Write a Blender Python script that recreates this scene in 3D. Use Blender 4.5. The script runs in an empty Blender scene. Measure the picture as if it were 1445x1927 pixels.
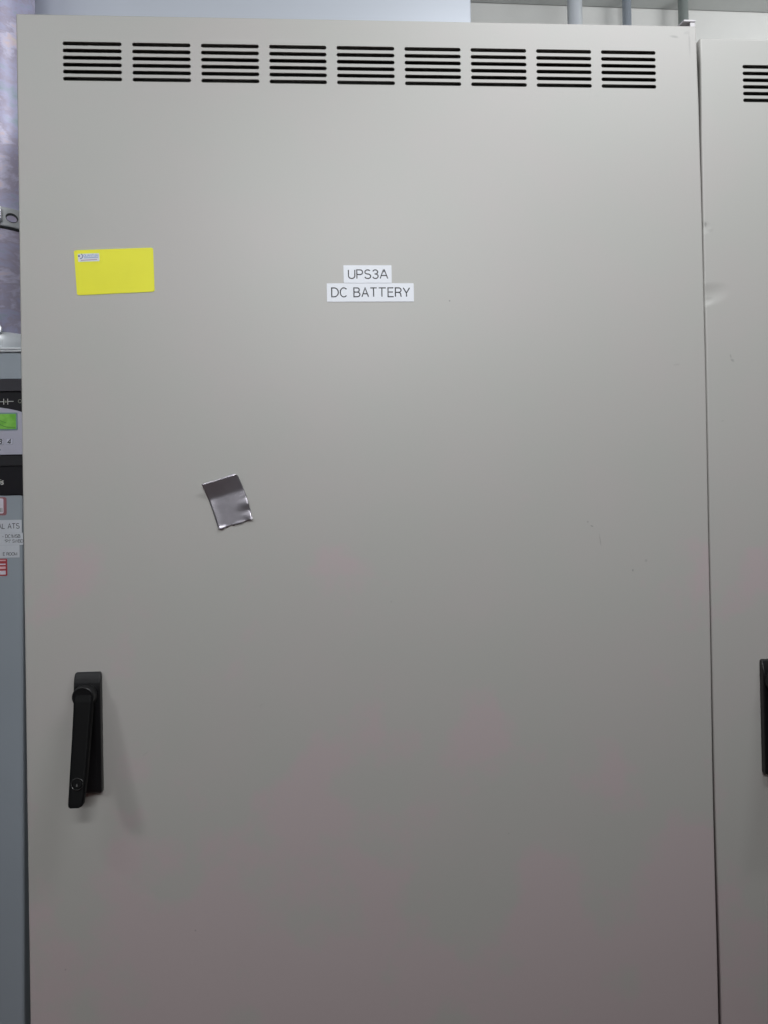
import bpy, bmesh, math, random
from mathutils import Vector, Matrix

random.seed(7)
scene = bpy.context.scene
COL = scene.collection

# ------------------------------------------------------------------ camera
cam_data = bpy.data.cameras.new('camera')
cam = bpy.data.objects.new('camera', cam_data)
COL.objects.link(cam)
cam.location = (0.40607, -1.0098, 1.43913)
yaw, pitch, roll = -0.05658, 0.00893, 0.01843
rot = (Matrix.Rotation(yaw, 3, 'Z') @ Matrix.Rotation(pitch, 3, 'X') @
       Matrix.Rotation(roll, 3, 'Y') @ Matrix.Rotation(math.pi / 2, 3, 'X'))
cam.rotation_euler = rot.to_euler()
cam_data.sensor_width = 36.0
cam_data.sensor_fit = 'AUTO'
cam_data.lens = 27.01
cam_data.clip_start = 0.02
cam_data.clip_end = 60
scene.camera = cam

# ------------------------------------------------------------------ world: dim even light of a room
world = bpy.data.worlds.new('World')
scene.world = world
world.use_nodes = True
bg = world.node_tree.nodes['Background']
bg.inputs['Color'].default_value = (0.93, 0.97, 1.0, 1)
bg.inputs['Strength'].default_value = 0.018

# ------------------------------------------------------------------ ceiling lamps read off shadows and sheen, plus unseen fill lamps added
def tube(name, x, y, z, length, power, tilt=0.0, spread=180, width=0.12, color=(0.97, 0.985, 1.0)):
    d = bpy.data.lights.new(name, 'AREA')
    d.shape = 'RECTANGLE'
    d.size = length
    d.size_y = width
    d.energy = power
    d.spread = math.radians(spread)
    d.color = color
    o = bpy.data.objects.new(name, d)
    COL.objects.link(o)
    o.location = (x, y, z)
    o.rotation_euler.x = math.radians(tilt)
    return o

tube('ceiling_and_fill_lamp', 1.10, -0.72, 2.72, 0.9, 8.9, 31, color=(0.95, 0.975, 1.0))
tube('ceiling_and_fill_lamp', 0.50, -2.40, 2.72, 0.9, 2.75, 68, 66)  # unseen narrow beam, added to lift the middle of the door
tube('ceiling_and_fill_lamp', 0.60, -4.50, 2.72, 1.4, 0.9, 78, 38)  # unseen far lamp, added for flatter light down the door
tube('ceiling_and_fill_lamp', -1.65, -1.65, 2.72, 0.45, 8.6, 50, 100, width=0.3)
tube('ceiling_and_fill_lamp', 1.95, 0.12, 2.62, 0.6, 6.5, 50)
tube('ceiling_and_fill_lamp', -0.55, -0.95, 2.72, 0.6, 2.6, 32, color=(0.90, 0.945, 1.0))  # unseen fill, added to brighten the big pipe and the left side

vs = scene.view_settings
vs.view_transform = 'Standard'
vs.look = 'None'
vs.exposure = 0.24
vs.gamma = 1.0
vs.use_curve_mapping = False

# ------------------------------------------------------------------ helpers
def tag(o, label=None, cat=None, group=None, kind=None):
    if label: o['label'] = label
    if cat: o['category'] = cat
    if group: o['group'] = group
    if kind: o['kind'] = kind
    return o

def empty(name, loc, label, cat, group=None):
    o = bpy.data.objects.new(name, None)
    o.empty_display_size = 0.05
    COL.objects.link(o)
    o.location = loc
    return tag(o, label, cat, group)

def obj(name, bm, mat, parent=None, smooth=False, loc=None):
    me = bpy.data.meshes.new(name)
    bm.normal_update()
    bm.to_mesh(me)
    bm.free()
    if smooth:
        for p in me.polygons:
            p.use_smooth = True
    for m in (mat if isinstance(mat, (list, tuple)) else [mat]):
        me.materials.append(m)
    o = bpy.data.objects.new(name, me)
    COL.objects.link(o)
    if parent is not None:
        o.parent = parent
    if loc is not None:
        o.location = loc
    return o

def add_box(bm, x0, x1, y0, y1, z0, z1, bevel=0.0, seg=2, mi=0):
    t = bmesh.new()
    r = bmesh.ops.create_cube(t, size=1)
    for v in t.verts:
        v.co = Vector((x0 if v.co.x < 0 else x1, y0 if v.co.y < 0 else y1, z0 if v.co.z < 0 else z1))
    if bevel > 0:
        bmesh.ops.bevel(t, geom=list(t.edges), offset=bevel, segments=seg, affect='EDGES', profile=0.6)
    merge(bm, t, mi)

def merge(bm, t, mi=0):
    vm = {}
    for v in t.verts:
        vm[v] = bm.verts.new(v.co)
    for f in t.faces:
        try:
            nf = bm.faces.new([vm[v] for v in f.verts])
            nf.material_index = mi
            nf.smooth = f.smooth
        except ValueError:
            pass
    t.free()

def loft(bm, rings, cap0=True, cap1=True, mi=0, smooth=False):
    vr = [[bm.verts.new(Vector(p)) for p in r] for r in rings]
    n = len(vr[0])
    for a, b in zip(vr[:-1], vr[1:]):
        for i in range(n):
            f = bm.faces.new((a[i], a[(i + 1) % n], b[(i + 1) % n], b[i]))
            f.material_index = mi
            f.smooth = smooth
    if cap0:
        bm.faces.new(list(reversed(vr[0]))).material_index = mi
    if cap1:
        bm.faces.new(vr[-1]).material_index = mi
    return vr

def rrect(cx, cz, w, h, r, n=5):
    """points (x, z) of a rounded rectangle, counter-clockwise seen from -y"""
    pts = []
    for k, (sx, sz) in enumerate(((1, -1), (1, 1), (-1, 1), (-1, -1))):
        ox, oz = cx + sx * (w / 2 - r), cz + sz * (h / 2 - r)
        a0 = -math.pi / 2 + k * math.pi / 2
        for i in range(n + 1):
            a = a0 + i / n * math.pi / 2
            pts.append((ox + r * math.cos(a), oz + r * math.sin(a)))
    return pts

def plate(bm, cx, cz, w, h, r, y_back, y_front, bev=0.0, n=5, steps=3, mi=0):
    """rounded plate standing in the xz plane, front towards -y"""
    rings = [[(x, y_back, z) for x, z in rrect(cx, cz, w, h, r, n)]]
    if bev <= 0:
        rings.append([(x, y_front, z) for x, z in rrect(cx, cz, w, h, r, n)])
    else:
        for i in range(steps + 1):
            a = i / steps * math.pi / 2
            ins = bev * (1 - math.cos(a))
            yy = y_front + bev * (1 - math.sin(a))
            rings.append([(x, yy, z) for x, z in rrect(cx, cz, w - 2 * ins, h - 2 * ins, max(r - ins, 1e-4), n)])
    loft(bm, rings, mi=mi)

def cyl_z(bm, cx, cy, prof, n=48, a0=0.0, mi=0, smooth=True):
    """lathe about a vertical axis: prof = [(r, z), ...]"""
    rings = [[(cx + r * math.cos(2 * math.pi * i / n), cy + r * math.sin(2 * math.pi * i / n), z)
              for i in range(n)] for r, z in prof]
    loft(bm, rings, mi=mi, smooth=smooth)

def cyl_y(bm, cx, cz, prof, n=32, mi=0, smooth=True):
    """lathe about the y axis: prof = [(r, y), ...]"""
    rings = [[(cx + r * math.cos(2 * math.pi * i / n), y, cz + r * math.sin(2 * math.pi * i / n))
              for i in range(n)] for r, y in prof]
    loft(bm, rings, mi=mi, smooth=smooth)

def interp(t, table):
    if t <= table[0][0]: return table[0][1]
    for (a, va), (b, vb) in zip(table[:-1], table[1:]):
        if t <= b:
            k = (t - a) / (b - a)
            k = k * k * (3 - 2 * k)
            return va + (vb - va) * k
    return table[-1][1]

# ------------------------------------------------------------------ materials
def new_mat(name):
    m = bpy.data.materials.new(name)
    m.use_nodes = True
    nt = m.node_tree
    return m, nt, nt.nodes['Principled BSDF']

def N(nt, kind, **kw):
    n = nt.nodes.new(kind)
    for k, v in kw.items():
        setattr(n, k, v)
    return n

def math_node(nt, op, a, b=None, clamp=False):
    n = N(nt, 'ShaderNodeMath', operation=op)
    n.use_clamp = clamp
    for i, v in enumerate((a, b)):
        if v is None: continue
        if isinstance(v, (int, float)):
            n.inputs[i].default_value = v
        else:
            nt.links.new(v, n.inputs[i])
    return n.outputs[0]

def noise(nt, vec, scale, detail=3, rough=0.5):
    n = N(nt, 'ShaderNodeTexNoise')
    n.inputs['Scale'].default_value = scale
    n.inputs['Detail'].default_value = detail
    n.inputs['Roughness'].default_value = rough
    nt.links.new(vec, n.inputs['Vector'])
    return n

def simple(name, color, rough=0.5, metal=0.0, var=0.08, vscale=25.0, bump=0.0, bscale=300.0, spec=0.5, emit=None):
    m, nt, p = new_mat(name)
    tc = N(nt, 'ShaderNodeTexCoord')
    vec = tc.outputs['Object']
    nz = noise(nt, vec, vscale)
    mr = N(nt, 'ShaderNodeMapRange')
    mr.inputs['From Min'].default_value = 0.25
    mr.inputs['From Max'].default_value = 0.75
    mr.inputs['To Min'].default_value = 1 - var
    mr.inputs['To Max'].default_value = 1 + var
    nt.links.new(nz.outputs['Fac'], mr.inputs['Value'])
    mx = N(nt, 'ShaderNodeVectorMath', operation='SCALE')
    mx.inputs[0].default_value = color[:3]
    nt.links.new(mr.outputs[0], mx.inputs['Scale'])
    nt.links.new(mx.outputs[0], p.inputs['Base Color'])
    p.inputs['Roughness'].default_value = rough
    p.inputs['Metallic'].default_value = metal
    p.inputs['Specular IOR Level'].default_value = spec
    if bump:
        b = N(nt, 'ShaderNodeBump')
        b.inputs['Strength'].default_value = bump
        b.inputs['Distance'].default_value = 0.001
        n2 = noise(nt, vec, bscale, 2)
        nt.links.new(n2.outputs['Fac'], b.inputs['Height'])
        nt.links.new(b.outputs[0], p.inputs['Normal'])
    if emit:
        p.inputs['Emission Color'].default_value = (*color[:3], 1)
        p.inputs['Emission Strength'].default_value = emit
    return m

def door_paint(name, marks, dents):
    """pale warm grey powder coat; marks = scuffs, dents = bumps, both in the cabinet's own metres"""
    m, nt, p = new_mat(name)
    L = nt.links
    tc = N(nt, 'ShaderNodeTexCoord')
    vec = tc.outputs['Object']
    # tone: two close tints of the paint and faint grime
    n1 = noise(nt, vec, 7.0, 4, 0.6)
    ramp = N(nt, 'ShaderNodeValToRGB')
    ramp.color_ramp.elements[0].position = 0.40
    ramp.color_ramp.elements[0].color = (0.500, 0.498, 0.470, 1)
    ramp.color_ramp.elements[1].position = 0.62
    ramp.color_ramp.elements[1].color = (0.512, 0.495, 0.474, 1)
    L.new(n1.outputs['Fac'], ramp.inputs['Fac'])
    # camera colour mottling painted in: pinkish patches, more of them lower down
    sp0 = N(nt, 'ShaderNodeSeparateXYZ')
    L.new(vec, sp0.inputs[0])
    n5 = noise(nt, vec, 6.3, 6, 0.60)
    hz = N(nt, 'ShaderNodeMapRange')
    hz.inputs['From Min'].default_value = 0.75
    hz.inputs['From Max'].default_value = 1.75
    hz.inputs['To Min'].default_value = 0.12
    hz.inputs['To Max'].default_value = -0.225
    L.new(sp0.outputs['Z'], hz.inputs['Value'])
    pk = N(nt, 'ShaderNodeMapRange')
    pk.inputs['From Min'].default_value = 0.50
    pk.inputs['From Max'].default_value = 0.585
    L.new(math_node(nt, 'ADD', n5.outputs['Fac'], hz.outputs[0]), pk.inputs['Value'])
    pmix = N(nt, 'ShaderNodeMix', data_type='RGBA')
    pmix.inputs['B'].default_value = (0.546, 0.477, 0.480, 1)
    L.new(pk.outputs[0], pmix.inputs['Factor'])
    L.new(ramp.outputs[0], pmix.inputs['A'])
    n2 = noise(nt, vec, 900.0, 1)
    mr = N(nt, 'ShaderNodeMapRange')
    mr.inputs['To Min'].default_value = 0.955
    mr.inputs['To Max'].default_value = 1.045
    L.new(n2.outputs['Fac'], mr.inputs['Value'])
    sc = N(nt, 'ShaderNodeVectorMath', operation='SCALE')
    L.new(pmix.outputs['Result'], sc.inputs[0])
    L.new(mr.outputs[0], sc.inputs['Scale'])
    sep = N(nt, 'ShaderNodeSeparateXYZ')
    L.new(vec, sep.inputs[0])
    wob = noise(nt, vec, 260.0, 2)
    wv = math_node(nt, 'MULTIPLY', math_node(nt, 'SUBTRACT', wob.outputs['Fac'], 0.5), 1.3)

    def blob(x, z, rx, rz, ang, wobble=True):
        dx = math_node(nt, 'SUBTRACT', sep.outputs['X'], x)
        dz = math_node(nt, 'SUBTRACT', sep.outputs['Z'], z)
        c, s = math.cos(ang), math.sin(ang)
        u = math_node(nt, 'ADD', math_node(nt, 'MULTIPLY', dx, c / rx), math_node(nt, 'MULTIPLY', dz, s / rx))
        v = math_node(nt, 'ADD', math_node(nt, 'MULTIPLY', dx, -s / rz), math_node(nt, 'MULTIPLY', dz, c / rz))
        r = math_node(nt, 'ADD', math_node(nt, 'MULTIPLY', u, u), math_node(nt, 'MULTIPLY', v, v))
        if wobble:
            r = math_node(nt, 'ADD', r, wv)
        return math_node(nt, 'SUBTRACT', 1.0, r, clamp=True)

    acc = None
    for x, z, rx, rz, ang, k in marks:
        f = math_node(nt, 'MULTIPLY', blob(x, z, rx, rz, ang), k)
        acc = f if acc is None else math_node(nt, 'MAXIMUM', acc, f)
    mix = N(nt, 'ShaderNodeMix', data_type='RGBA')
    mix.inputs['B'].default_value = (0.10, 0.10, 0.10, 1)
    L.new(sc.outputs[0], mix.inputs['A'])
    if acc is not None:
        L.new(acc, mix.inputs['Factor'])
    else:
        mix.inputs['Factor'].default_value = 0
    L.new(mix.outputs['Result'], p.inputs['Base Color'])
    # surface: orange peel, sheet waviness, dents
    peel = noise(nt, vec, 700.0, 2)
    wave = noise(nt, vec, 3.2, 1)
    h = math_node(nt, 'ADD', math_node(nt, 'MULTIPLY', peel.outputs['Fac'], 0.00003),
                  math_node(nt, 'MULTIPLY', wave.outputs['Fac'], 0.0022))
    for x, z, rx, rz, ang, depth in dents:
        b = blob(x, z, rx, rz, ang, False)
        h = math_node(nt, 'ADD', h, math_node(nt, 'MULTIPLY', math_node(nt, 'MULTIPLY', b, b), depth))
    bp = N(nt, 'ShaderNodeBump')
    bp.inputs['Strength'].default_value = 1.0
    bp.inputs['Distance'].default_value = 1.0
    L.new(h, bp.inputs['Height'])
    L.new(bp.outputs[0], p.inputs['Normal'])
    p.inputs['Roughness'].default_value = 0.44
    p.inputs['Specular IOR Level'].default_value = 0.5
    return m

def zinc(name, base, rough, patina, stretch=(6, 6, 18), scale=1.0, metal=0.6):
    """galvanised steel with cloudy bluish and violet passivation"""
    m, nt, p = new_mat(name)
    L = nt.links
    tc = N(nt, 'ShaderNodeTexCoord')
    mp = N(nt, 'ShaderNodeMapping')
    mp.inputs['Scale'].default_value = stretch
    L.new(tc.outputs['Object'], mp.inputs['Vector'])
    n1 = noise(nt, mp.outputs[0], scale, 5, 0.65)
    n1.inputs['Distortion'].default_value = 0.3
    ramp = N(nt, 'ShaderNodeValToRGB')
    els = ramp.color_ramp.elements
    cols = patina
    els[0].position, els[0].color = cols[0][0], (*cols[0][1], 1)
    els[1].position, els[1].color = cols[-1][0], (*cols[-1][1], 1)
    for pos, c in cols[1:-1]:
        e = els.new(pos)
        e.color = (*c, 1)
    L.new(n1.outputs['Fac'], ramp.inputs['Fac'])
    L.new(ramp.outputs[0], p.inputs['Base Color'])
    n2 = noise(nt, mp.outputs[0], scale * 6, 4)
    mr = N(nt, 'ShaderNodeMapRange')
    mr.inputs['To Min'].default_value = rough - 0.1
    mr.inputs['To Max'].default_value = rough + 0.12
    L.new(n2.outputs['Fac'], mr.inputs['Value'])
    L.new(mr.outputs[0], p.inputs['Roughness'])
    p.inputs['Metallic'].default_value = metal
    b = N(nt, 'ShaderNodeBump')
    b.inputs['Strength'].default_value = 0.25
    b.inputs['Distance'].default_value = 0.001
    L.new(n2.outputs['Fac'], b.inputs['Height'])
    L.new(b.outputs[0], p.inputs['Normal'])
    return m

M = {}
M['body'] = simple('cabinet_body_paint', (0.47, 0.465, 0.44), 0.45, bump=0.05)
M['inside'] = simple('dark_interior', (0.12, 0.12, 0.11), 0.8)
M['bracket'] = simple('pale_bracket_paint', (0.62, 0.60, 0.62), 0.4)
M['black'] = simple('black_plastic', (0.0075, 0.0075, 0.0085), 0.36, bump=0.10, bscale=900, spec=0.4)
M['lever'] = simple('matt_black_plastic', (0.0022, 0.0022, 0.0026), 0.55, spec=0.16)
M['black_edge'] = simple('worn_lock_rim', (0.010, 0.010, 0.010), 0.25)
M['steel'] = simple('lock_steel', (0.30, 0.30, 0.30), 0.3, metal=0.9)
M['ink'] = simple('black_ink', (0.020, 0.021, 0.028), 0.55)
M['tape'] = simple('white_label_tape', (0.84, 0.87, 0.93), 0.42, var=0.02)
M['ats_tape'] = simple('aged_label_tape', (0.60, 0.63, 0.68), 0.45, var=0.04)
M['yellow'] = simple('yellow_sticker', (0.93, 0.91, 0.030), 0.5, var=0.035, vscale=18)
M['logo_white'] = simple('logo_white', (0.78, 0.80, 0.86), 0.45, var=0.02)
M['logo_blue'] = simple('logo_light_blue', (0.26, 0.40, 0.62), 0.5)
M['logo_navy'] = simple('logo_navy', (0.10, 0.14, 0.28), 0.5)
M['logo_violet'] = simple('logo_violet', (0.42, 0.30, 0.48), 0.5)
M['ats'] = simple('blue_grey_enamel', (0.33, 0.375, 0.42), 0.42, var=0.05, vscale=5, bump=0.06)
M['lid'] = simple('lid_highlight_pale', (0.66, 0.69, 0.72), 0.35)  # bare metal edges, with their highlight lines put into the pale colour
M['bezel'] = simple('bezel_plastic', (0.009, 0.0085, 0.012), 0.45, spec=0.25)
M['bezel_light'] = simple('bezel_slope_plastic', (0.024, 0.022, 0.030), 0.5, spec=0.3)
M['face'] = simple('overlay_lilac_grey', (0.44, 0.44, 0.53), 0.5, var=0.03)
M['key'] = simple('key_grey', (0.52, 0.53, 0.62), 0.5)
M['key_line'] = simple('key_outline', (0.22, 0.23, 0.30), 0.5)
M['lcd_rim'] = simple('lcd_rim_teal', (0.16, 0.26, 0.28), 0.4)
M['white_print'] = simple('white_print', (0.62, 0.62, 0.60), 0.5)
M['grey_print'] = simple('grey_print', (0.20, 0.21, 0.17), 0.5)
M['red'] = simple('red_print', (0.42, 0.035, 0.045), 0.45)
M['dull_red'] = simple('faded_red_print', (0.32, 0.13, 0.15), 0.45)
M['pink'] = simple('pink_print', (0.74, 0.47, 0.50), 0.45)
M['stk_white'] = simple('sticker_white', (0.70, 0.67, 0.75), 0.4, var=0.03)
M['wall'] = simple('pale_wall_paint', (0.74, 0.74, 0.72), 0.75, var=0.02, bump=0.15, bscale=120)
M['ceiling'] = simple('grey_ceiling', (0.60, 0.62, 0.61), 0.8, var=0.04)
M['floor'] = simple('reddish_floor', (0.24, 0.066, 0.050), 0.5, var=0.2, vscale=3)
M['clamp'] = simple('bright_clamp_steel', (0.78, 0.81, 0.83), 0.28, metal=0.55, var=0.12, vscale=60)
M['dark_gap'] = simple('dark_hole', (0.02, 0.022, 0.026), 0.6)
violet = [(0.26, (0.30, 0.40, 0.42)), (0.36, (0.46, 0.55, 0.64)), (0.44, (0.58, 0.57, 0.78)), (0.51, (0.53, 0.48, 0.62)),
          (0.57, (0.74, 0.71, 0.90)), (0.63, (0.84, 0.70, 0.76)), (0.72, (0.84, 0.85, 0.74))]
M['big_pipe'] = zinc('cloudy_zinc', None, 0.42, violet, (9, 9, 17), 1.0, 0.15)
grey = [(0.3, (0.72, 0.76, 0.82)), (0.5, (0.80, 0.84, 0.88)), (0.7, (0.85, 0.88, 0.90))]
M['pipe_bright'] = zinc('bright_zinc', None, 0.30, grey, (20, 20, 2), 1.0, 0.2)
dull = [(0.3, (0.42, 0.46, 0.53)), (0.5, (0.50, 0.55, 0.63)), (0.7, (0.56, 0.61, 0.69))]
M['pipe_dull'] = zinc('dull_zinc', None, 0.42, dull, (20, 20, 2), 1.0, 0.35)
green = [(0.3, (0.31, 0.35, 0.34)), (0.5, (0.38, 0.42, 0.41)), (0.7, (0.43, 0.47, 0.46))]
M['pipe_green'] = zinc('weathered_zinc', None, 0.48, green, (20, 20, 2), 1.0, 0.35)
M['wireway'] = simple('pale_blue_grey_enamel', (0.69, 0.735, 0.81), 0.33, metal=0.15, var=0.02, vscale=3, bump=0.05)

def duct_tape():
    m, nt, p = new_mat('silver_duct_tape')
    L = nt.links
    tc = N(nt, 'ShaderNodeTexCoord')
    n1 = noise(nt, tc.outputs['Object'], 60, 4)
    ramp = N(nt, 'ShaderNodeValToRGB')
    ramp.color_ramp.elements[0].color = (0.36, 0.345, 0.38, 1)
    ramp.color_ramp.elements[1].color = (0.52, 0.495, 0.545, 1)
    L.new(n1.outputs['Fac'], ramp.inputs['Fac'])
    L.new(ramp.outputs[0], p.inputs['Base Color'])
    p.inputs['Metallic'].default_value = 0.80
    p.inputs['Roughness'].default_value = 0.33
    n2 = noise(nt, tc.outputs['Object'], 110, 3)
    b = N(nt, 'ShaderNodeBump')
    b.inputs['Strength'].default_value = 0.12
    b.inputs['Distance'].default_value = 0.001
    L.new(n2.outputs['Fac'], b.inputs['Height'])
    L.new(b.outputs[0], p.inputs['Normal'])
    return m
M['duct'] = duct_tape()

def lcd():
    m, nt, p = new_mat('green_lcd')
    L = nt.links
    tc = N(nt, 'ShaderNodeTexCoord')
    n1 = noise(nt, tc.outputs['Object'], 90, 2)
    ramp = N(nt, 'ShaderNodeValToRGB')
    ramp.color_ramp.elements[0].position = 0.35
    ramp.color_ramp.elements[0].color = (0.13, 0.36, 0.055, 1)
    ramp.color_ramp.elements[1].position = 0.65
    ramp.color_ramp.elements[1].color = (0.20, 0.47, 0.085, 1)
    L.new(n1.outputs['Fac'], ramp.inputs['Fac'])
    L.new(ramp.outputs[0], p.inputs['Base Color'])
    L.new(ramp.outputs[0], p.inputs['Emission Color'])
    p.inputs['Emission Strength'].default_value = 0.16
    p.inputs['Roughness'].default_value = 0.25
    return m
M['lcd'] = lcd()
M['lcd_reflection'] = simple('lcd_dark_green', (0.05, 0.17, 0.03), 0.4)

# ------------------------------------------------------------------ monoline lettering
def arc(cx, cy, rx, ry, a0, a1, n=12):
    return [(cx + rx * math.cos(math.radians(a0 + (a1 - a0) * i / n)),
             cy + ry * math.sin(math.radians(a0 + (a1 - a0) * i / n))) for i in range(n + 1)]

def S_shape(w):
    c = w / 2
    return (arc(c, .745, c * .92, .255, 35, 180, 10) + arc(c, .745, c * .92, .225, 190, 262, 5) +
            arc(c, .26, c, .262, 82, 0, 6) + arc(c, .26, c, .26, -10, -165, 12))

GLYPH = {
    'U': (.66, [[(0, 1), (0, .32)] + arc(.33, .32, .33, .32, 180, 360, 14) + [(.66, .32), (.66, 1)]]),
    'P': (.60, [[(0, 0), (0, 1), (.32, 1)] + arc(.33, .73, .27, .27, 90, -90, 12) + [(.32, .46), (0, .46)]]),
    'S': (.62, [S_shape(.62)]),
    '3': (.56, [arc(.27, .755, .25, .245, 165, -80, 14) + [(.20, .525)],
                [(.20, .525), (.29, .525)] + arc(.28, .262, .28, .263, 85, -165, 14)]),
    'A': (.68, [[(0, 0), (.34, 1), (.68, 0)], [(.125, .34), (.555, .34)]]),
    'D': (.68, [[(.0, .0), (0, 1), (.26, 1)] + arc(.26, .5, .42, .5, 90, -90, 16) + [(.26, 0), (-.05, 0)]]),
    'C': (.72, [arc(.37, .5, .37, .51, 42, 318, 20)]),
    'B': (.62, [[(0, 0), (0, 1), (.33, 1)] + arc(.33, .765, .235, .235, 90, -90, 10) + [(.0, .53)],
                [(.33, .53)] + arc(.34, .265, .28, .265, 90, -90, 10) + [(-.05, 0)]]),
    'T': (.66, [[(0, 1), (.66, 1)], [(.33, 1), (.33, 0)]]),
    'E': (.56, [[(.56, 1), (0, 1), (0, 0), (.58, 0)], [(0, .53), (.52, .53)]]),
    'R': (.62, [[(0, 0), (0, 1), (.34, 1)] + arc(.34, .745, .255, .255, 90, -90, 10) + [(0, .49)],
                [(.30, .49), (.46, .46), (.55, .33), (.57, .12), (.62, 0)]]),
    'Y': (.66, [[(0, 1), (.33, .42), (.66, 1)], [(.33, .44), (.33, 0)]]),
    'L': (.50, [[(0, 1), (0, 0), (.50, 0)]]),
    'M': (.76, [[(0, 0), (0, 1), (.38, .04), (.76, 1), (.76, 0)]]),
    'N': (.66, [[(0, 0), (0, 1), (.66, 0), (.66, 1)]]),
    'W': (.94, [[(0, 1), (.235, 0), (.47, .98), (.705, 0), (.94, 1)]]),
    'O': (.76, [arc(.38, .5, .38, .51, 90, 450, 26)]),
    'Q': (.76, [arc(.38, .5, .38, .51, 90, 450, 26), [(.48, .22), (.74, -.06)]]),
    '1': (.30, [[(0, .74), (.16, .80), (.24, 1), (.24, 0)]]),
    '4': (.58, [[(.42, 0), (.42, 1), (0, .32), (0, .25), (.58, .25)]]),
    '"': (.20, [[(0, 1), (0, .72)], [(.18, 1), (.18, .72)]]),
    '-': (.34, [[(0, .38), (.34, .38)]]),
    'i': (.02, [[(.0, 0), (.0, .68)], [(.0, .88), (.0, 1.0)]]),
    's': (.46, [[(x * .74, y * .68) for x, y in S_shape(.62)]]),
    ' ': (.28, []),
}

def ribbon(bm, pts, t, put, lift):
    P = [Vector(p) for p in pts]
    q = [P[0]]
    for p in P[1:]:
        if (p - q[-1]).length > 1e-5: q.append(p)
    P = q
    n = len(P)
    Lf, Rt = [], []
    for i in range(n):
        d0 = (P[i] - P[i - 1]).normalized() if i > 0 else None
        d1 = (P[i + 1] - P[i]).normalized() if i < n - 1 else None
        if d0 is None: d0 = d1
        if d1 is None: d1 = d0
        n0, n1 = Vector((-d0.y, d0.x)), Vector((-d1.y, d1.x))
        m = n0 + n1
        if m.length < 1e-4: m = n0
        m.normalize()
        k = min(1.0 / max(m.dot(n1), 0.3), 2.2)
        Lf.append(P[i] + m * (t / 2 * k))
        Rt.append(P[i] - m * (t / 2 * k))
    vl = [bm.verts.new(put(p, lift)) for p in Lf]
    vr = [bm.verts.new(put(p, lift)) for p in Rt]
    for i in range(n - 1):
        bm.faces.new((vr[i], vr[i + 1], vl[i + 1], vl[i]))

def text_mesh(text, x0, x1, z0, z1, y, stroke=0.11, gap=0.20, shear=0.0, rot=0.0, right=None, origin=(0, 0)):
    """letters standing on the plane y (front to -y), fitted into x0..x1 and z0..z1"""
    w = sum(GLYPH[c][0] for c in text) + gap * (len(text) - 1)
    h = z1 - z0
    sx = (x1 - x0) / w if x1 is not None else h
    bm = bmesh.new()
    cx = 0.0
    c, s = math.cos(rot), math.sin(rot)
    k = 0
    for ch in text:
        gw, strokes = GLYPH[ch]
        for st in strokes:
            pts = [((cx + px) * sx + shear * pz * h, pz * h) for px, pz in st]
            def put(p, lift):
                X, Z = x0 + p.x - origin[0], z0 + p.y - origin[1]
                return Vector((X * c - Z * s + origin[0], y - lift, X * s + Z * c + origin[1]))
            ribbon(bm, pts, stroke * h, put, 0.00001 * (k % 5))
            k += 1
        cx += gw + gap
    return bm

# ------------------------------------------------------------------ the setting
bm = bmesh.new()
add_box(bm, -6, 7, -9, 1.6, -0.05, 0.0)
tag(obj('floor', bm, M['floor']), kind='structure')
wall_rot = math.radians(1.25)
bm = bmesh.new()
add_box(bm, -4, 5, 0.0, 0.12, 0.0, 2.9)
w = obj('wall', bm, M['wall'], loc=(0.9, 0.955, 0))
w.rotation_euler.z = wall_rot
tag(w, 'plain pale painted wall behind the cabinets and pipes', 'wall')
bm = bmesh.new()
add_box(bm, -4, 5, -0.35, 0.0, 2.772, 2.87)
c = obj('ceiling', bm, M['ceiling'], loc=(0.9, 0.952, 0))
c.rotation_euler.z = wall_rot
tag(c, kind='structure')

# ------------------------------------------------------------------ battery cabinets
DOOR_W, DOOR_TOP, DOOR_BOT = 0.900, 2.100, 0.060
SLOT_X, SLOT_Z, SLOT_L, SLOT_DX, SLOT_DZ, SLOT_H = 0.05844, DOOR_TOP - 0.03808, 0.07525, 0.08849, 0.00918, 0.0051

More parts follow.
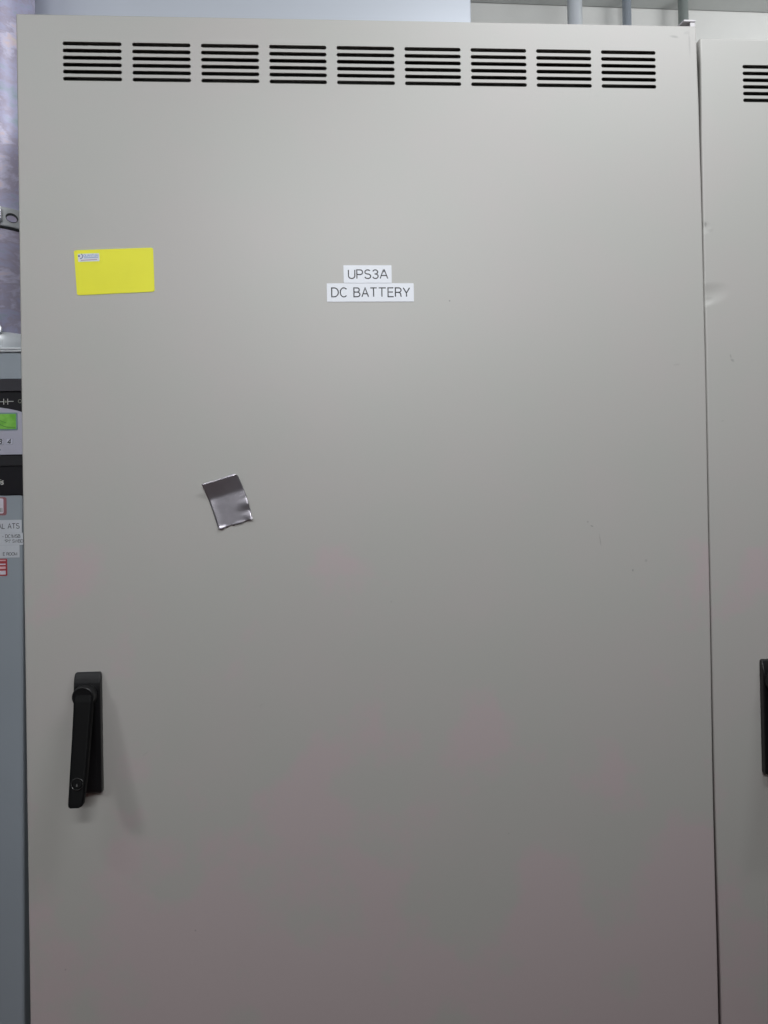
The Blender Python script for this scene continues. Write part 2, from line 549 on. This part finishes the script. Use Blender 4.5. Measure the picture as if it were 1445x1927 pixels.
def door_sheet(left_off, right_off):
    """folded sheet-steel door with 9 x 6 real slots; left_off/right_off bend the two upright edges"""
    r, depth = 0.0022, 0.022
    nz = 60
    def warp(x, z):
        kl = max(0.0, 1 - x / 0.10)
        kr = max(0.0, 1 - (DOOR_W - x) / 0.10)
        return x + interp(z, left_off) * kl + interp(z, right_off) * kr
    def outline(ins):
        pts = []
        zs = [DOOR_BOT + ins + (DOOR_TOP - DOOR_BOT - 2 * ins) * i / nz for i in range(nz + 1)]
        for z in zs: pts.append((DOOR_W - ins, z))
        for z in reversed(zs): pts.append((ins, z))
        return [(warp(x, z), z) for x, z in pts]
    # flat front, filled around the slots
    cu = bpy.data.curves.new('door_outline', 'CURVE')
    cu.dimensions = '2D'
    cu.fill_mode = 'BOTH'
    def add_poly(pts):
        sp = cu.splines.new('POLY')
        sp.points.add(len(pts) - 1)
        for q, (x, z) in zip(sp.points, pts):
            q.co = (x, z, 0, 1)
        sp.use_cyclic_u = True
    add_poly(outline(r))
    for g in range(9):
        for k in range(6):
            cx = SLOT_X + g * SLOT_DX + SLOT_L / 2
            cz = SLOT_Z - k * SLOT_DZ
            add_poly(rrect(cx, cz, SLOT_L, SLOT_H, SLOT_H / 2 - 1e-5, 4))
    cu.extrude = 0.0009
    tmp = bpy.data.objects.new('door_outline', cu)
    COL.objects.link(tmp)
    dg = bpy.context.evaluated_depsgraph_get()
    me = bpy.data.meshes.new_from_object(tmp.evaluated_get(dg))
    bm = bmesh.new()
    bm.from_mesh(me)
    bpy.data.objects.remove(tmp)
    bpy.data.curves.remove(cu)
    bpy.data.meshes.remove(me)
    for v in bm.verts:
        x, z, e = v.co
        v.co = Vector((x, 0.0009 - e, z))
    for f in bm.faces:
        f.smooth = False
    # rounded fold and the returns behind it
    rings = []
    for i in range(5):
        a = i / 4 * math.pi / 2
        ins = r * (1 - math.sin(a))
        rings.append([(x, r * (1 - math.cos(a)), z) for x, z in outline(ins)])
    rings.append([(x, depth, z) for x, z in outline(0.0)])
    rings.append([(x, depth, z) for x, z in outline(0.012)])
    loft(bm, rings, cap0=False, cap1=False, smooth=True)
    bmesh.ops.recalc_face_normals(bm, faces=[f for f in bm.faces if f.smooth])
    return bm

def shell_box(x0, x1, y0, y1, z0, z1, t=0.002):
    """sheet box open to the front"""
    bm = bmesh.new()
    add_box(bm, x0, x0 + t, y0, y1, z0, z1)
    add_box(bm, x1 - t, x1, y0, y1, z0, z1)
    add_box(bm, x0 + t, x1 - t, y0 + .0005, y1, z1 - t, z1 - 0.0003)
    add_box(bm, x0 + t, x1 - t, y0 + .0005, y1, z0 + .0003, z0 + t)
    add_box(bm, x0 + t, x1 - t, y1 - t, y1 - .0005, z0 + t, z1 - t)
    return bm

def swing_handle(parent, x, z):
    """black swing handle with its lever pulled part way out; x, z = centre of the base plate"""
    bm = bmesh.new()
    prof = [(-.0768, .0285, .0060), (-.0765, .0305, .0078), (-.0752, .0327, .0090), (-.0728, .0335, .0095), (.0560, .0335, .0095),
            (.0600, .0335, .0093), (.0640, .0335, .0086), (.0690, .0335, .0070), (.0728, .0333, .0053), (.0752, .0325, .0040), (.0764, .0305, .0030), (.0768, .0285, .0022)]
    rings = []
    for zz, w, d in prof:
        b_ = 0.0016 if d > .005 else d * .3
        rings.append([(-w / 2, 0, zz), (-w / 2, -d + b_, zz), (-w / 2 + b_ * .3, -d + b_ * .3, zz), (-w / 2 + b_, -d, zz),
                      (w / 2 - b_, -d, zz), (w / 2 - b_ * .3, -d + b_ * .3, zz), (w / 2, -d + b_, zz), (w / 2, 0, zz)])
    loft(bm, rings)
    plate(bm, 0, -0.012, 0.0225, 0.118, 0.004, -0.0060, -0.0098, 0.0002, n=4, steps=1)
    base = obj('swing_handle', bm, M['black'], parent, loc=(x, 0, z))
    bm = bmesh.new()
    R0 = 0.0137
    cyl_y(bm, -0.0010, 0.0490, [(R0 + .0007, -0.0085), (R0 + .0007, -0.0125), (R0, -0.0135), (R0, -0.0208), (R0 - .0004, -0.0222), (R0 - .0014, -0.0230), (R0 - .0026, -0.0230), (R0 - .0030, -0.0226)], 36)
    obj('pivot_boss', bm, M['black'], base)
    # lever: sections (centre x, y front, z, width, thickness)
    secs = [(-0.0006, -0.0222, 0.0530, 0.0190, 0.006), (-0.0004, -0.0236, 0.0490, 0.0225, 0.008), (-0.0002, -0.0255, 0.0440, 0.0234, 0.010), (0.0000, -0.0280, 0.034, 0.0232, 0.0115),
            (-0.0002, -0.0370, -0.004, 0.0220, 0.012), (-0.0004, -0.0470, -0.042, 0.0208, 0.012),
            (-0.0005, -0.0540, -0.066, 0.0192, 0.0115), (-0.0008, -0.0562, -0.0735, 0.0182, 0.011),
            (-0.0012, -0.0568, -0.0760, 0.0160, 0.010), (-0.0016, -0.0568, -0.0772, 0.0120, 0.008)]
    bm = bmesh.new()
    rings = []
    for cx, yf, zz, w, t in secs:
        rings.append([(cx + px, yf + t / 2 + py, zz) for px, py in rrect(0, 0, w, t, min(w, t) * 0.30, 4)])
    loft(bm, list(reversed(rings)), smooth=False)
    lev = obj('lever', bm, M['lever'], base)
    ang = math.atan2(0.0255, 0.1)
    bm = bmesh.new()
    cyl_y(bm, 0, 0, [(0.0078, 0.002), (0.0078, -0.0010), (0.0072, -0.0016), (0.0062, -0.0016), (0.0060, -0.0008)], 32)
    lk = obj('lock_cylinder', bm, M['black_edge'], base, loc=(0.0004, -0.0500, -0.0505))
    lk.rotation_euler.x = -ang
    bm = bmesh.new()
    cyl_y(bm, 0, 0, [(0.0060, -0.0006), (0.0060, -0.0012), (0.0050, -0.0014)], 28)
    add_box(bm, -0.0008, 0.0006, -0.0019, -0.0013, -0.0028, 0.0006, mi=1)
    lp = obj('lock_plug', bm, [M['lever'], M['steel']], base, loc=(0.0004, -0.0500, -0.0505))
    lp.rotation_euler.x = -ang
    return base

def battery_cabinet(x0, dz, label, marks, dents, left_off, right_off, bracket, handle_dz):
    root = empty('battery_cabinet', (x0, 0, 0), label, 'electrical cabinet', 'grey steel battery cabinets')
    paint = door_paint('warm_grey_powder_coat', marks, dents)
    bm = shell_box(0.004, DOOR_W - 0.004, 0.024, 0.80, 0.0, DOOR_TOP - 0.006)
    body = obj('body', bm, M['body'], root)
    body.location.z = dz
    bm = door_sheet(left_off, right_off)
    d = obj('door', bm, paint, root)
    d.location.z = dz
    bm = bmesh.new()
    add_box(bm, 0.03, 0.87, 0.0600, 0.0620, DOOR_TOP - 0.160, DOOR_TOP - 0.022)
    v = obj('slot_shade_plate', bm, M['inside'], root)  # added dark plate, stands in for the shade behind the slots
    v.location.z = dz
    swing_handle(root, 0.0800, DOOR_TOP - 0.9272 + handle_dz)
    if bracket:
        bm = bmesh.new()
        # folded corner lug on the frame, open below
        t = 0.0022
        z1 = DOOR_TOP + 0.0100
        pr = [[(0.8835, 0.003, z1 - t), (0.8995, 0.003, z1 - t), (0.8995, 0.042, z1 - t), (0.8735, 0.042, z1 - t)],
              [(0.8835, 0.003, z1), (0.8995, 0.003, z1), (0.8995, 0.042, z1), (0.8735, 0.042, z1)]]
        loft(bm, pr)
        add_box(bm, 0.8925, 0.8993, 0.0042, 0.0415, DOOR_TOP - 0.007, z1 - t - 0.0002, bevel=0.0006)
        obj('corner_lug', bm, M['bracket'], root)
    return root

straight = [(0, 0.0)]
cab_a = battery_cabinet(
    0.0, 0.0, 'large pale grey steel cabinet in the middle with a full row of nine slotted vents',
    marks=[(0.7350, 1.4302, .0014, .0014, 0, .35), (0.7406, 1.4244, .0026, .0011, -.4, .45),
           (0.7515, 1.405, .0010, .011, .13, .28), (0.7951, 1.3642, .0016, .0020, 0, .55),
           (0.8136, 1.3767, .0022, .0022, 0, .22), (0.5549, 1.7267, .0014, .0014, 0, .5),
           (0.8681, 2.0844, .0075, .0022, -.15, .33), (0.8888, 2.076, .0016, .022, .03, .22),
           (0.885, 2.09, .005, .003, .2, .15), (0.862, 1.640, .006, .0018, .1, .13),
           (0.30, 1.20, .006, .0012, .5, .07), (0.15, 1.142, .006, .0012, .6, .10),
           (0.21, .912, .0014, .0014, 0, .35), (0.045, .87, .0016, .0016, 0, .3),
           (0.62, 1.02, .0012, .0012, 0, .3), (0.47, 1.33, .0010, .0010, 0, .3)],
    dents=[],
    left_off=straight,
    right_off=[(0.8, -.0002), (1.03, -.0010), (1.38, .0006), (1.63, .0016), (1.83, .0013), (1.99, .0004), (2.06, -.0006), (2.1, -.0010)],
    bracket=True, handle_dz=0.0)
cab_b = battery_cabinet(
    0.9035, -0.0168, 'matching pale grey cabinet at the right edge, slightly lower, with a dented left door edge',
    marks=[(0.0350, 1.6620, .0036, .0022, -.6, .30), (0.0330, 1.667, .0014, .004, .2, .25), (0.0022, 1.846, .002, .004, 0, .35),
           (0.008, 1.838, .006, .003, .1, .14), (0.020, 1.58, .003, .001, .3, .15)],
    dents=[(0.000, 1.7500, .038, .017, .25, -.0016), (0.002, 1.7420, .012, .006, .3, -.0005), (0.0, 1.842, .012, .010, 0, -.0007)],
    left_off=[(0.8, .0000), (1.1, -.0022), (1.38, -.0018), (1.62, -.0013), (1.71, -.0011), (1.735, -.0014), (1.752, -.0017), (1.775, -.0016),
              (1.80, -.0013), (1.95, -.0010), (2.03, .0000), (2.10, .0004)],
    right_off=straight, bracket=False, handle_dz=-0.0091 + 0.0)

# ------------------------------------------------------------------ stickers and tape on the middle door
def label_strip(name, x0, x1, z0, z1, y, mat, label, cat, group, tilt=0.0, r=0.0006, thick=0.00035):
    bm = bmesh.new()
    plate(bm, (x0 + x1) / 2, (z0 + z1) / 2, x1 - x0, z1 - z0, r, y, y - thick, 0.0, n=2)
    o = obj(name, bm, mat)
    return tag(o, label, cat, group)

a = label_strip('label_strip', 0.4163, 0.4784, 1.75045, 1.77385, -0.0002, M['tape'],
                'short white label strip reading UPS3A, the upper one of the pair', 'label', 'white label strips on the middle door')
bm = text_mesh('UPS3A', 0.4228, 0.4732, 1.7563, 1.7677, -0.00060, stroke=0.128, gap=0.21)
obj('lettering', bm, M['ink'], a)
b = label_strip('label_strip', 0.3940, 0.5074, 1.7257, 1.7500, -0.0002, M['tape'],
                'long white label strip reading DC BATTERY, directly under the UPS3A one', 'label', 'white label strips on the middle door')
bm = text_mesh('DC BATTERY', 0.4004, 0.5018, 1.7322, 1.7439, -0.00060, stroke=0.128, gap=0.21)
obj('lettering', bm, M['ink'], b)

# yellow sticker, turned a little anticlockwise
def ypt(u, v):
    """point of the sticker: u to the right 0..1, v down 0..1"""
    tl, tr, br, bl = (0.0692, 1.7932), (0.1700, 1.7968), (0.1711, 1.7394), (0.0724, 1.7348)
    x = (tl[0] * (1 - u) + tr[0] * u) * (1 - v) + (bl[0] * (1 - u) + br[0] * u) * v
    z = (tl[1] * (1 - u) + tr[1] * u) * (1 - v) + (bl[1] * (1 - u) + br[1] * u) * v
    return x, z

def ypatch(u0, u1, v0, v1, ru, rv, y0, y1):
    bm = bmesh.new()
    pts = rrect((u0 + u1) / 2, -(v0 + v1) / 2, u1 - u0, v1 - v0, ru, 4)
    rings = []
    for y in (y0, y1):
        rings.append([(ypt(p, -q)[0], y, ypt(p, -q)[1]) for p, q in pts])
    loft(bm, rings)
    return bm

yel = obj('yellow_sticker', ypatch(0, 1, 0, 1, 0.035, 0, -0.0002, -0.0006), M['yellow'])
tag(yel, 'bright yellow rectangular sticker with a small white logo in its corner', 'sticker')
lg = obj('logo_patch', ypatch(0.045, 0.315, 0.085, 0.262, 0.01, 0, -0.0006, -0.00075), M['logo_white'], yel)
tilt = math.atan2(0.0036, 0.1008)
def yel_text(t, u0, u1, v0, v1, y, stroke):
    xa, za = ypt(u0, v1)
    xb, _ = ypt(u1, v1)
    _, zt = ypt(u0, v0)
    return text_mesh(t, xa, xb, za, zt, y, stroke=stroke, gap=0.22, rot=tilt, origin=(xa, za))
obj('logo_lettering', yel_text('QUANTUM', 0.118, 0.300, 0.105, 0.155, -0.00078, 0.20), M['logo_blue'], lg)
bm = bmesh.new()
def ystroke(bm, uv, wd, y):
    ribbon(bm, [ypt(*q) for q in uv], wd, lambda p, l: Vector((p.x, y, p.y)), 0)
ystroke(bm, [(0.120, 0.180), (0.300, 0.176)], 0.0010, -0.00078)
obj('logo_line', bm, M['logo_blue'], lg)
bm = bmesh.new()
ystroke(bm, [(0.080, 0.232), (0.285, 0.222)], 0.0010, -0.00078)
obj('logo_underline', bm, M['logo_violet'], lg)
bm = bmesh.new()
ex, ez = ypt(0.079, 0.140)
ribbon(bm, [(ex + 0.0026 * math.cos(a), ez + 0.0030 * math.sin(a)) for a in [math.radians(d) for d in range(75, -115, -15)]],
       0.0011, lambda p, l: Vector((p.x, -0.00078, p.y)), 0)
cyl_y(bm, ex - 0.0019, ez + 0.0003, [(0.0013, -0.00076), (0.0013, -0.00080)], 14)
obj('logo_emblem', bm, M['logo_navy'], lg)

# torn scrap of silver tape, its upper end peeling off
bm = bmesh.new()
nu, nv = 26, 34
TL, TR, BR, BL = Vector((0.2284, 1.4880)), Vector((0.2735, 1.5016)), Vector((0.2926, 1.4412)), Vector((0.2482, 1.4292))
grid = []
for j in range(nv + 1):
    v = j / nv
    row = []
    for i in range(nu + 1):
        u = i / nu
        p = (TL * (1 - u) + TR * u) * (1 - v) + (BL * (1 - u) + BR * u) * v
        p.x += 0.0020 * math.sin(math.pi * v) * (0.5 + 0.5 * u)
        if j == nv:
            p.y += random.uniform(-0.0016, 0.0010)
            p.x += random.uniform(-0.0004, 0.0004)
        if j == 0:
            p.y += 0.0008 * math.sin(u * 9) * u + random.uniform(-0.0003, 0.0003)
            if u > 0.92: p.y -= (u - 0.92) * 0.03
        lift = 0.0006
        e = max(0.0, (0.34 - v) / 0.34)
        lift += 0.0075 * e ** 1.15 * (1.0 - 0.25 * u)
        lift += 0.0015 * math.exp(-((u - 1) / .22) ** 2) * (0.5 + 0.5 * math.sin(v * 22))  * (1 if v > .45 else 0)
        bt = max(0.0, (v - 0.93) / 0.07)
        lift += 0.0015 * bt ** 2 * (0.5 + 0.5 * math.sin(u * 11 + 1.0)) + (0.003 * bt * max(0, u - .85) / .15)
        lift += 0.0004 * math.exp(-(u / .12) ** 2)
        row.append(bm.verts.new((p.x, -lift, p.y)))
    grid.append(row)
for j in range(nv):
    for i in range(nu):
        f = bm.faces.new((grid[j + 1][i], grid[j + 1][i + 1], grid[j][i + 1], grid[j][i]))
        f.smooth = True
tape = obj('tape_scrap', bm, M['duct'])
sm = tape.modifiers.new('thickness', 'SOLIDIFY')
sm.thickness = 0.00012
sm.offset = 1.0
tag(tape, 'torn tilted piece of silver duct tape peeling off the middle door', 'tape')

# ------------------------------------------------------------------ transfer switch cabinet at the left
AY = 0.075                                    # its front
ats = empty('transfer_switch_cabinet', (-0.30, AY, 0), 'blue grey switch cabinet with a black control panel at the left edge', 'electrical cabinet')
def lx(x): return x + 0.30
bm = bmesh.new()
# body leans a hair: its right edge is farther left lower down
zt, zb = 1.681, 0.0
xr_t, xr_b = -0.0280, -0.0455
rings = []
for z, xr in ((zb, xr_b), (zt, xr_t)):
    bev = 0.003
    rings.append([(-0.60 + .3, bev, z), (-0.60 + .3 + bev, 0, z), (lx(xr) - bev, 0, z), (lx(xr) - bev * .3, bev * .3, z), (lx(xr), bev, z), (lx(xr), 0.42, z), (-0.60 + .3, 0.42, z)])
loft(bm, rings)
obj('body', bm, M['ats'], ats)
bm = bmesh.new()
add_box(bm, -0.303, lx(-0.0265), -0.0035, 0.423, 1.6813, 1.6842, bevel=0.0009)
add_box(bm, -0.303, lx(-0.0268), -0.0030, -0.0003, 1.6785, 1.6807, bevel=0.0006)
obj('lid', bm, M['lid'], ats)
# control unit
bm = bmesh.new()
add_box(bm, -0.25, lx(-0.024), -0.006, -0.0002, 1.4806, 1.6420, bevel=0.0015)
ctl = obj('control_panel', bm, M['bezel'], ats)
ctl.location.y = 0.0050
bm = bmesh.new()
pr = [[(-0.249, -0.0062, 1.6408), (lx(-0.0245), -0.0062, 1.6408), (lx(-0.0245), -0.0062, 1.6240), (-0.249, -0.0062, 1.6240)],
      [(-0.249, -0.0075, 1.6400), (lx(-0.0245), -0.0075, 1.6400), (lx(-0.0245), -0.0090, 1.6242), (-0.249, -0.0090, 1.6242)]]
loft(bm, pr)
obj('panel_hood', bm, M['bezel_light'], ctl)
# pale overlay with an arched top edge
bm = bmesh.new()
top = [(lx(x), 1.6028 - 0.0085 * max(0, (x + 0.075) / 0.05) ** 2) for x in [-0.30 + i * 0.0115 for i in range(25)]]
pts = [(-0.05 if False else lx(-0.30), 1.5365)] + [(lx(-0.024), 1.5372)] + list(reversed(top))
rings = [[(x, y, z) for x, z in pts] for y in (-0.0060, -0.0068)]
loft(bm, rings)
obj('overlay', bm, M['face'], ctl)
# screen
bm = bmesh.new()
plate(bm, lx(-0.095), 1.5826, 0.1205, 0.0245, 0.0015, -0.0066, -0.0076, 0.0006, n=3, steps=2)
obj('screen_rim', bm, M['lcd_rim'], ctl)
bm = bmesh.new()
plate(bm, lx(-0.095), 1.5825, 0.1170, 0.0205, 0.0006, -0.0074, -0.0079, 0.0, n=2)
scr = obj('screen', bm, M['lcd'], ctl)
bm = bmesh.new()
pl = lambda p, l: Vector((p.x, -0.0080 - l, p.y))
ribbon(bm, [(lx(-0.0605 + i * .0012), 1.5815 - 0.0075 * (1 - math.exp(-i * .22))) for i in range(20)], 0.0008, pl, 0.0)
ribbon(bm, [(lx(-0.0605 + i * .0012), 1.5855 - 0.0080 * (1 - math.exp(-i * .10))) for i in range(10)], 0.0006, pl, 0.00002)
obj('screen_reflection', bm, M['lcd_reflection'], ctl)  # dark curves painted for a swirl reflected in the screen
# keys
for kx, ch in ((-0.0579, '3'), (-0.0457, '4')):
    bm = bmesh.new()
    plate(bm, lx(kx), 1.5550, 0.0088, 0.0086, 0.0011, -0.0066, -0.0071, 0.0, n=3, mi=1)
    plate(bm, lx(kx), 1.5550, 0.0082, 0.0080, 0.0009, -0.0070, -0.0074, 0.0002, n=3, steps=1, mi=0)
    key = obj('key', bm, [M['key'], M['key_line']], ctl)
    bm2 = text_mesh(ch, lx(kx) - 0.0026, lx(kx) + 0.0014, 1.5519, 1.5580, -0.00745, stroke=0.20, shear=0.20)
    kk = obj('key_print', bm2, M['ink'], ctl)
bm = bmesh.new()
cyl_y(bm, lx(-0.0592), 1.5437, [(0.0011, -0.0066), (0.0011, -0.0070)], 12)
obj('indicator_dot', bm, M['ink'], ctl)
# line diagram on the dark strip
bm = bmesh.new()
pm = lambda p, l: Vector((p.x, -0.00615 - l, p.y))
for k, seg in enumerate(([(-0.080, 1.6100), (-0.0538, 1.6100)], [(-0.0532, 1.6140), (-0.0532, 1.6060)], [(-0.0478, 1.6140), (-0.0478, 1.6060)],
                         [(-0.0474, 1.6103), (-0.0400, 1.6103)])):
    ribbon(bm, [(lx(x), z) for x, z in seg], 0.00085, pm, 0.00002 * k)
obj('line_diagram', bm, M['white_print'], ctl)
bm = bmesh.new()
cyl_y(bm, lx(-0.0505), 1.6100, [(0.0014, -0.0060), (0.0014, -0.0064)], 14)
ribbon(bm, [(lx(-0.0315) + 0.0022 * math.cos(a), 1.6105 + 0.0024 * math.sin(a)) for a in [math.radians(d) for d in range(0, 361, 24)]], 0.0007, pm, 0)
obj('lamp_ring', bm, M['grey_print'], ctl)
# lower black plate with a nameplate
bm = bmesh.new()
pr = [[(-0.249, -0.0061, 1.5350), (lx(-0.0245), -0.0061, 1.5350), (lx(-0.0245), -0.0061, 1.5215), (-0.249, -0.0061, 1.5215)],
      [(-0.249, -0.0066, 1.5348), (lx(-0.0245), -0.0066, 1.5348), (lx(-0.0245), -0.0080, 1.5217), (-0.249, -0.0080, 1.5217)]]
loft(bm, pr)
obj('lower_bezel', bm, M['bezel'], ctl)
bm = text_mesh('is', lx(-0.0600), lx(-0.0556), 1.4962, 1.5030, -0.0064, stroke=0.20, gap=0.30, shear=0.20)
obj('nameplate_lettering', bm, M['white_print'], ctl)

# three printed label strips on the blue grey cabinet
fy = AY - 0.0002
def ats_label(x1, z0, z1, label, lines):
    o = label_strip('label_strip', -0.150, x1, z0, z1, fy, M['ats_tape'], label, 'label', 'printed label strips on the switch cabinet')
    for t, xr, zb_, zt_, st in lines:
        h = zt_ - zb_
        w_ = (sum(GLYPH[c][0] for c in t) + 0.17 * (len(t) - 1)) * h * 0.98
        bm = text_mesh(t, xr - w_, xr, zb_, zt_, fy - 0.00040, stroke=st, gap=0.17)
        obj('lettering', bm, M['ink'], o)
    return o
ats_label(-0.0318, 1.42935, 1.4471, 'white label strip ending in the words AL ATS', [('AL ATS', -0.0349, 1.4353, 1.4421, .12)])
ats_label(-0.0300, 1.4126, 1.4292, 'white label strip with two small lines ending in DC1MSB and SWBD',
          [('- DC1MSB', -0.0340, 1.4226, 1.4270, .14), ('"P1" SWBD', -0.0301, 1.4157, 1.4200, .12)])
ats_label(-0.0351, 1.3953, 1.4124, 'white label strip ending in the word ROOM', [('E ROOM', -0.0386, 1.3983, 1.4024, .14)])
# red edged stickers
s1 = obj('red_sticker', (lambda b: (plate(b, -0.074, 1.4661, 0.0445, 0.0250, 0.0028, fy, fy - .0003, 0, n=4), b)[1])(bmesh.new()), M['dull_red'])
tag(s1, 'white sticker in a dull red frame with short bars, under the black panel', 'sticker', 'red framed stickers')
obj('sticker_face', (lambda b: (plate(b, -0.0755, 1.4666, 0.0395, 0.0205, 0.0018, fy - .0003, fy - .0005, 0, n=4), b)[1])(bmesh.new()), M['stk_white'], s1)
bm = bmesh.new()
for i in range(3):
    x = -0.0578 - i * 0.0022
    add_box(bm, x - .0005, x + .0005, fy - .00060, fy - .0005, 1.4580, 1.4640)
obj('sticker_bars', bm, M['grey_print'], s1)
s2 = obj('red_sticker', (lambda b: (plate(b, -0.074, 1.3822, 0.0440, 0.0235, 0.0014, fy, fy - .0003, 0, n=4), b)[1])(bmesh.new()), M['red'])
tag(s2, 'red sticker with white and pink stripes, under the ROOM strip', 'sticker', 'red framed stickers')
bm = bmesh.new()
add_box(bm, -0.094, -0.0540, fy - .0005, fy - .0003, 1.3855, 1.3872)
add_box(bm, -0.094, -0.0540, fy - .0005, fy - .0003, 1.3722, 1.3776)
obj('white_field', bm, M['stk_white'], s2)
bm = bmesh.new()
add_box(bm, -0.094, -0.0538, fy - .0005, fy - .0003, 1.3908, 1.3925)
add_box(bm, -0.094, -0.0540, fy - .0005, fy - .0003, 1.3800, 1.3832)
obj('pink_field', bm, M['pink'], s2)

# ------------------------------------------------------------------ big pipe standing on the switch cabinet
PX, PY, PR = -0.131, 0.25, 0.0572
pipe = empty('large_conduit', (PX, PY, 1.6845), 'thick mottled galvanised pipe rising from the blue grey switch cabinet', 'pipe')
bm = bmesh.new()
cyl_z(bm, 0, 0, [(PR, 0.03), (PR, 0.35), (PR, 0.75), (PR, 1.085)], 72)
obj('tube', bm, M['big_pipe'], pipe)
bm = bmesh.new()
z0 = 1.915 - 1.6845
cyl_z(bm, 0, 0, [(PR + .0002, z0 - .0150), (PR + .0042, z0 - .0148), (PR + .0048, z0 - .0135), (PR + .0036, z0 - .009), (PR + .0036, z0 + .010),
                 (PR + .0046, z0 + .0130), (PR + .0040, z0 + .0140), (PR + .0002, z0 + .0145)], 72)
clamp = obj('clamp', bm, M['clamp'], pipe)
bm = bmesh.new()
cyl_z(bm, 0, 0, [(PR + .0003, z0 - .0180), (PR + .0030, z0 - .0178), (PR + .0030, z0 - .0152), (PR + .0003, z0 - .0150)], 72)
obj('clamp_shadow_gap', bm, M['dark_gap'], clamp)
# oval opening of the strap, on its front right
bm = bmesh.new()
def on_ring(a, r, z): return (r * math.cos(a), r * math.sin(a), z)
ac = math.radians(-90 + 40)
outer = [on_ring(ac + 0.15 * math.cos(t), PR + .0041, z0 - .0005 + .0072 * math.sin(t)) for t in [2 * math.pi * i / 24 for i in range(24)]]
inner = [on_ring(ac + 0.15 * math.cos(t), PR + .0033, z0 - .0005 + .0072 * math.sin(t)) for t in [2 * math.pi * i / 24 for i in range(24)]]
loft(bm, [inner, outer])
obj('strap_hole', bm, M['dark_gap'], clamp)
bm = bmesh.new()
outer = [on_ring(ac - .006 + 0.125 * math.cos(t), PR + .0044, z0 - .0022 + .0048 * math.sin(t)) for t in [2 * math.pi * i / 24 for i in range(24)]]
inner = [on_ring(ac - .006 + 0.125 * math.cos(t), PR + .0036, z0 - .0022 + .0048 * math.sin(t)) for t in [2 * math.pi * i / 24 for i in range(24)]]
loft(bm, [inner, outer])
obj('strap_hole_floor', bm, M['big_pipe'], clamp)
bm = bmesh.new()
add_box(bm, -.016, .006, -PR - .016, -PR - .002, z0 - .010, z0 + .011, bevel=0.0016)
add_box(bm, -.0150, .0030, -PR - .0168, -PR - .0158, z0 + .004, z0 + .0075, bevel=0.0003, mi=1)
add_box(bm, -.0020, .0040, -PR - .0168, -PR - .0158, z0 - .010, z0 + .0020, bevel=0.0003, mi=1)
cyl_y(bm, -.006, z0 - .002, [(.0062, -PR - .014), (.0062, -PR - .0225), (.0054, -PR - .0232)], 6, smooth=False)
cb = obj('clamp_bolt', bm, [M['clamp'], M['dark_gap']], clamp)
cb.rotation_euler.z = math.radians(21)
bm = bmesh.new()
cyl_z(bm, 0, 0, [(PR + .004, 0.0), (PR + .0065, 0.001), (PR + .0065, 0.030), (PR + .0075, 0.032), (PR + .0075, 0.047), (PR + .006, 0.051), (PR + .0002, 0.053)], 72)
col = obj('collar', bm, M['pipe_bright'], pipe)
bm = bmesh.new()
cyl_y(bm, -.004, .054, [(.0075, -PR), (.0075, -PR - .012), (.0062, -PR - .0132)], 20)
cyl_y(bm, -.004, .054, [(.0042, -PR - .0131), (.0042, -PR - .0134)], 16, mi=1)
ss = obj('set_screw', bm, [M['clamp'], M['dark_gap']], col)
ss.rotation_euler.z = math.radians(22)

# ------------------------------------------------------------------ things behind and above the cabinets
ww = empty('wireway_box', (0.27, 0.35, 2.10), 'wide blue grey sheet metal box standing behind the middle cabinet top', 'metal box')
bm = bmesh.new()
add_box(bm, -0.382, 0.3852, 0.0, 0.25, -0.02, 0.62, bevel=0.003, seg=3)
obj('box_shell', bm, M['wireway'], ww)
bm = bmesh.new()
add_box(bm, -0.3765, 0.383, -0.0022, -0.0002, 0.0, 0.615, bevel=0.0006)
obj('cover', bm, M['wireway'], ww)

def thin_pipe(x, y, r, z0, z1, mat, label, coupling=None):
    o = empty('thin_conduit', (x, y, z0), label, 'pipe', 'thin pipes above the middle cabinet')
    bm = bmesh.new()
    cyl_z(bm, 0, 0, [(r, 0), (r, (z1 - z0) * .5), (r, z1 - z0)], 40)
    obj('tube', bm, mat, o)
    bm = bmesh.new()
    cyl_z(bm, 0, 0, [(r + .0005, 0), (r + .004, 0.001), (r + .004, 0.02), (r + .0005, .024)], 40)
    obj('connector', bm, mat, o)
    return o
thin_pipe(0.9575, 0.70, 0.0168, 2.094, 2.772, M['pipe_bright'], 'shiny thin pipe, the thickest and brightest of the three above the cabinet')
thin_pipe(1.1640, 0.918, 0.0112, 1.9, 2.772, M['pipe_dull'], 'bluish grey thin pipe in the middle of the three above the cabinet')
thin_pipe(1.3130, 0.918, 0.0126, 1.9, 2.772, M['pipe_green'], 'dull greenish grey thin pipe nearest the raised cabinet corner')
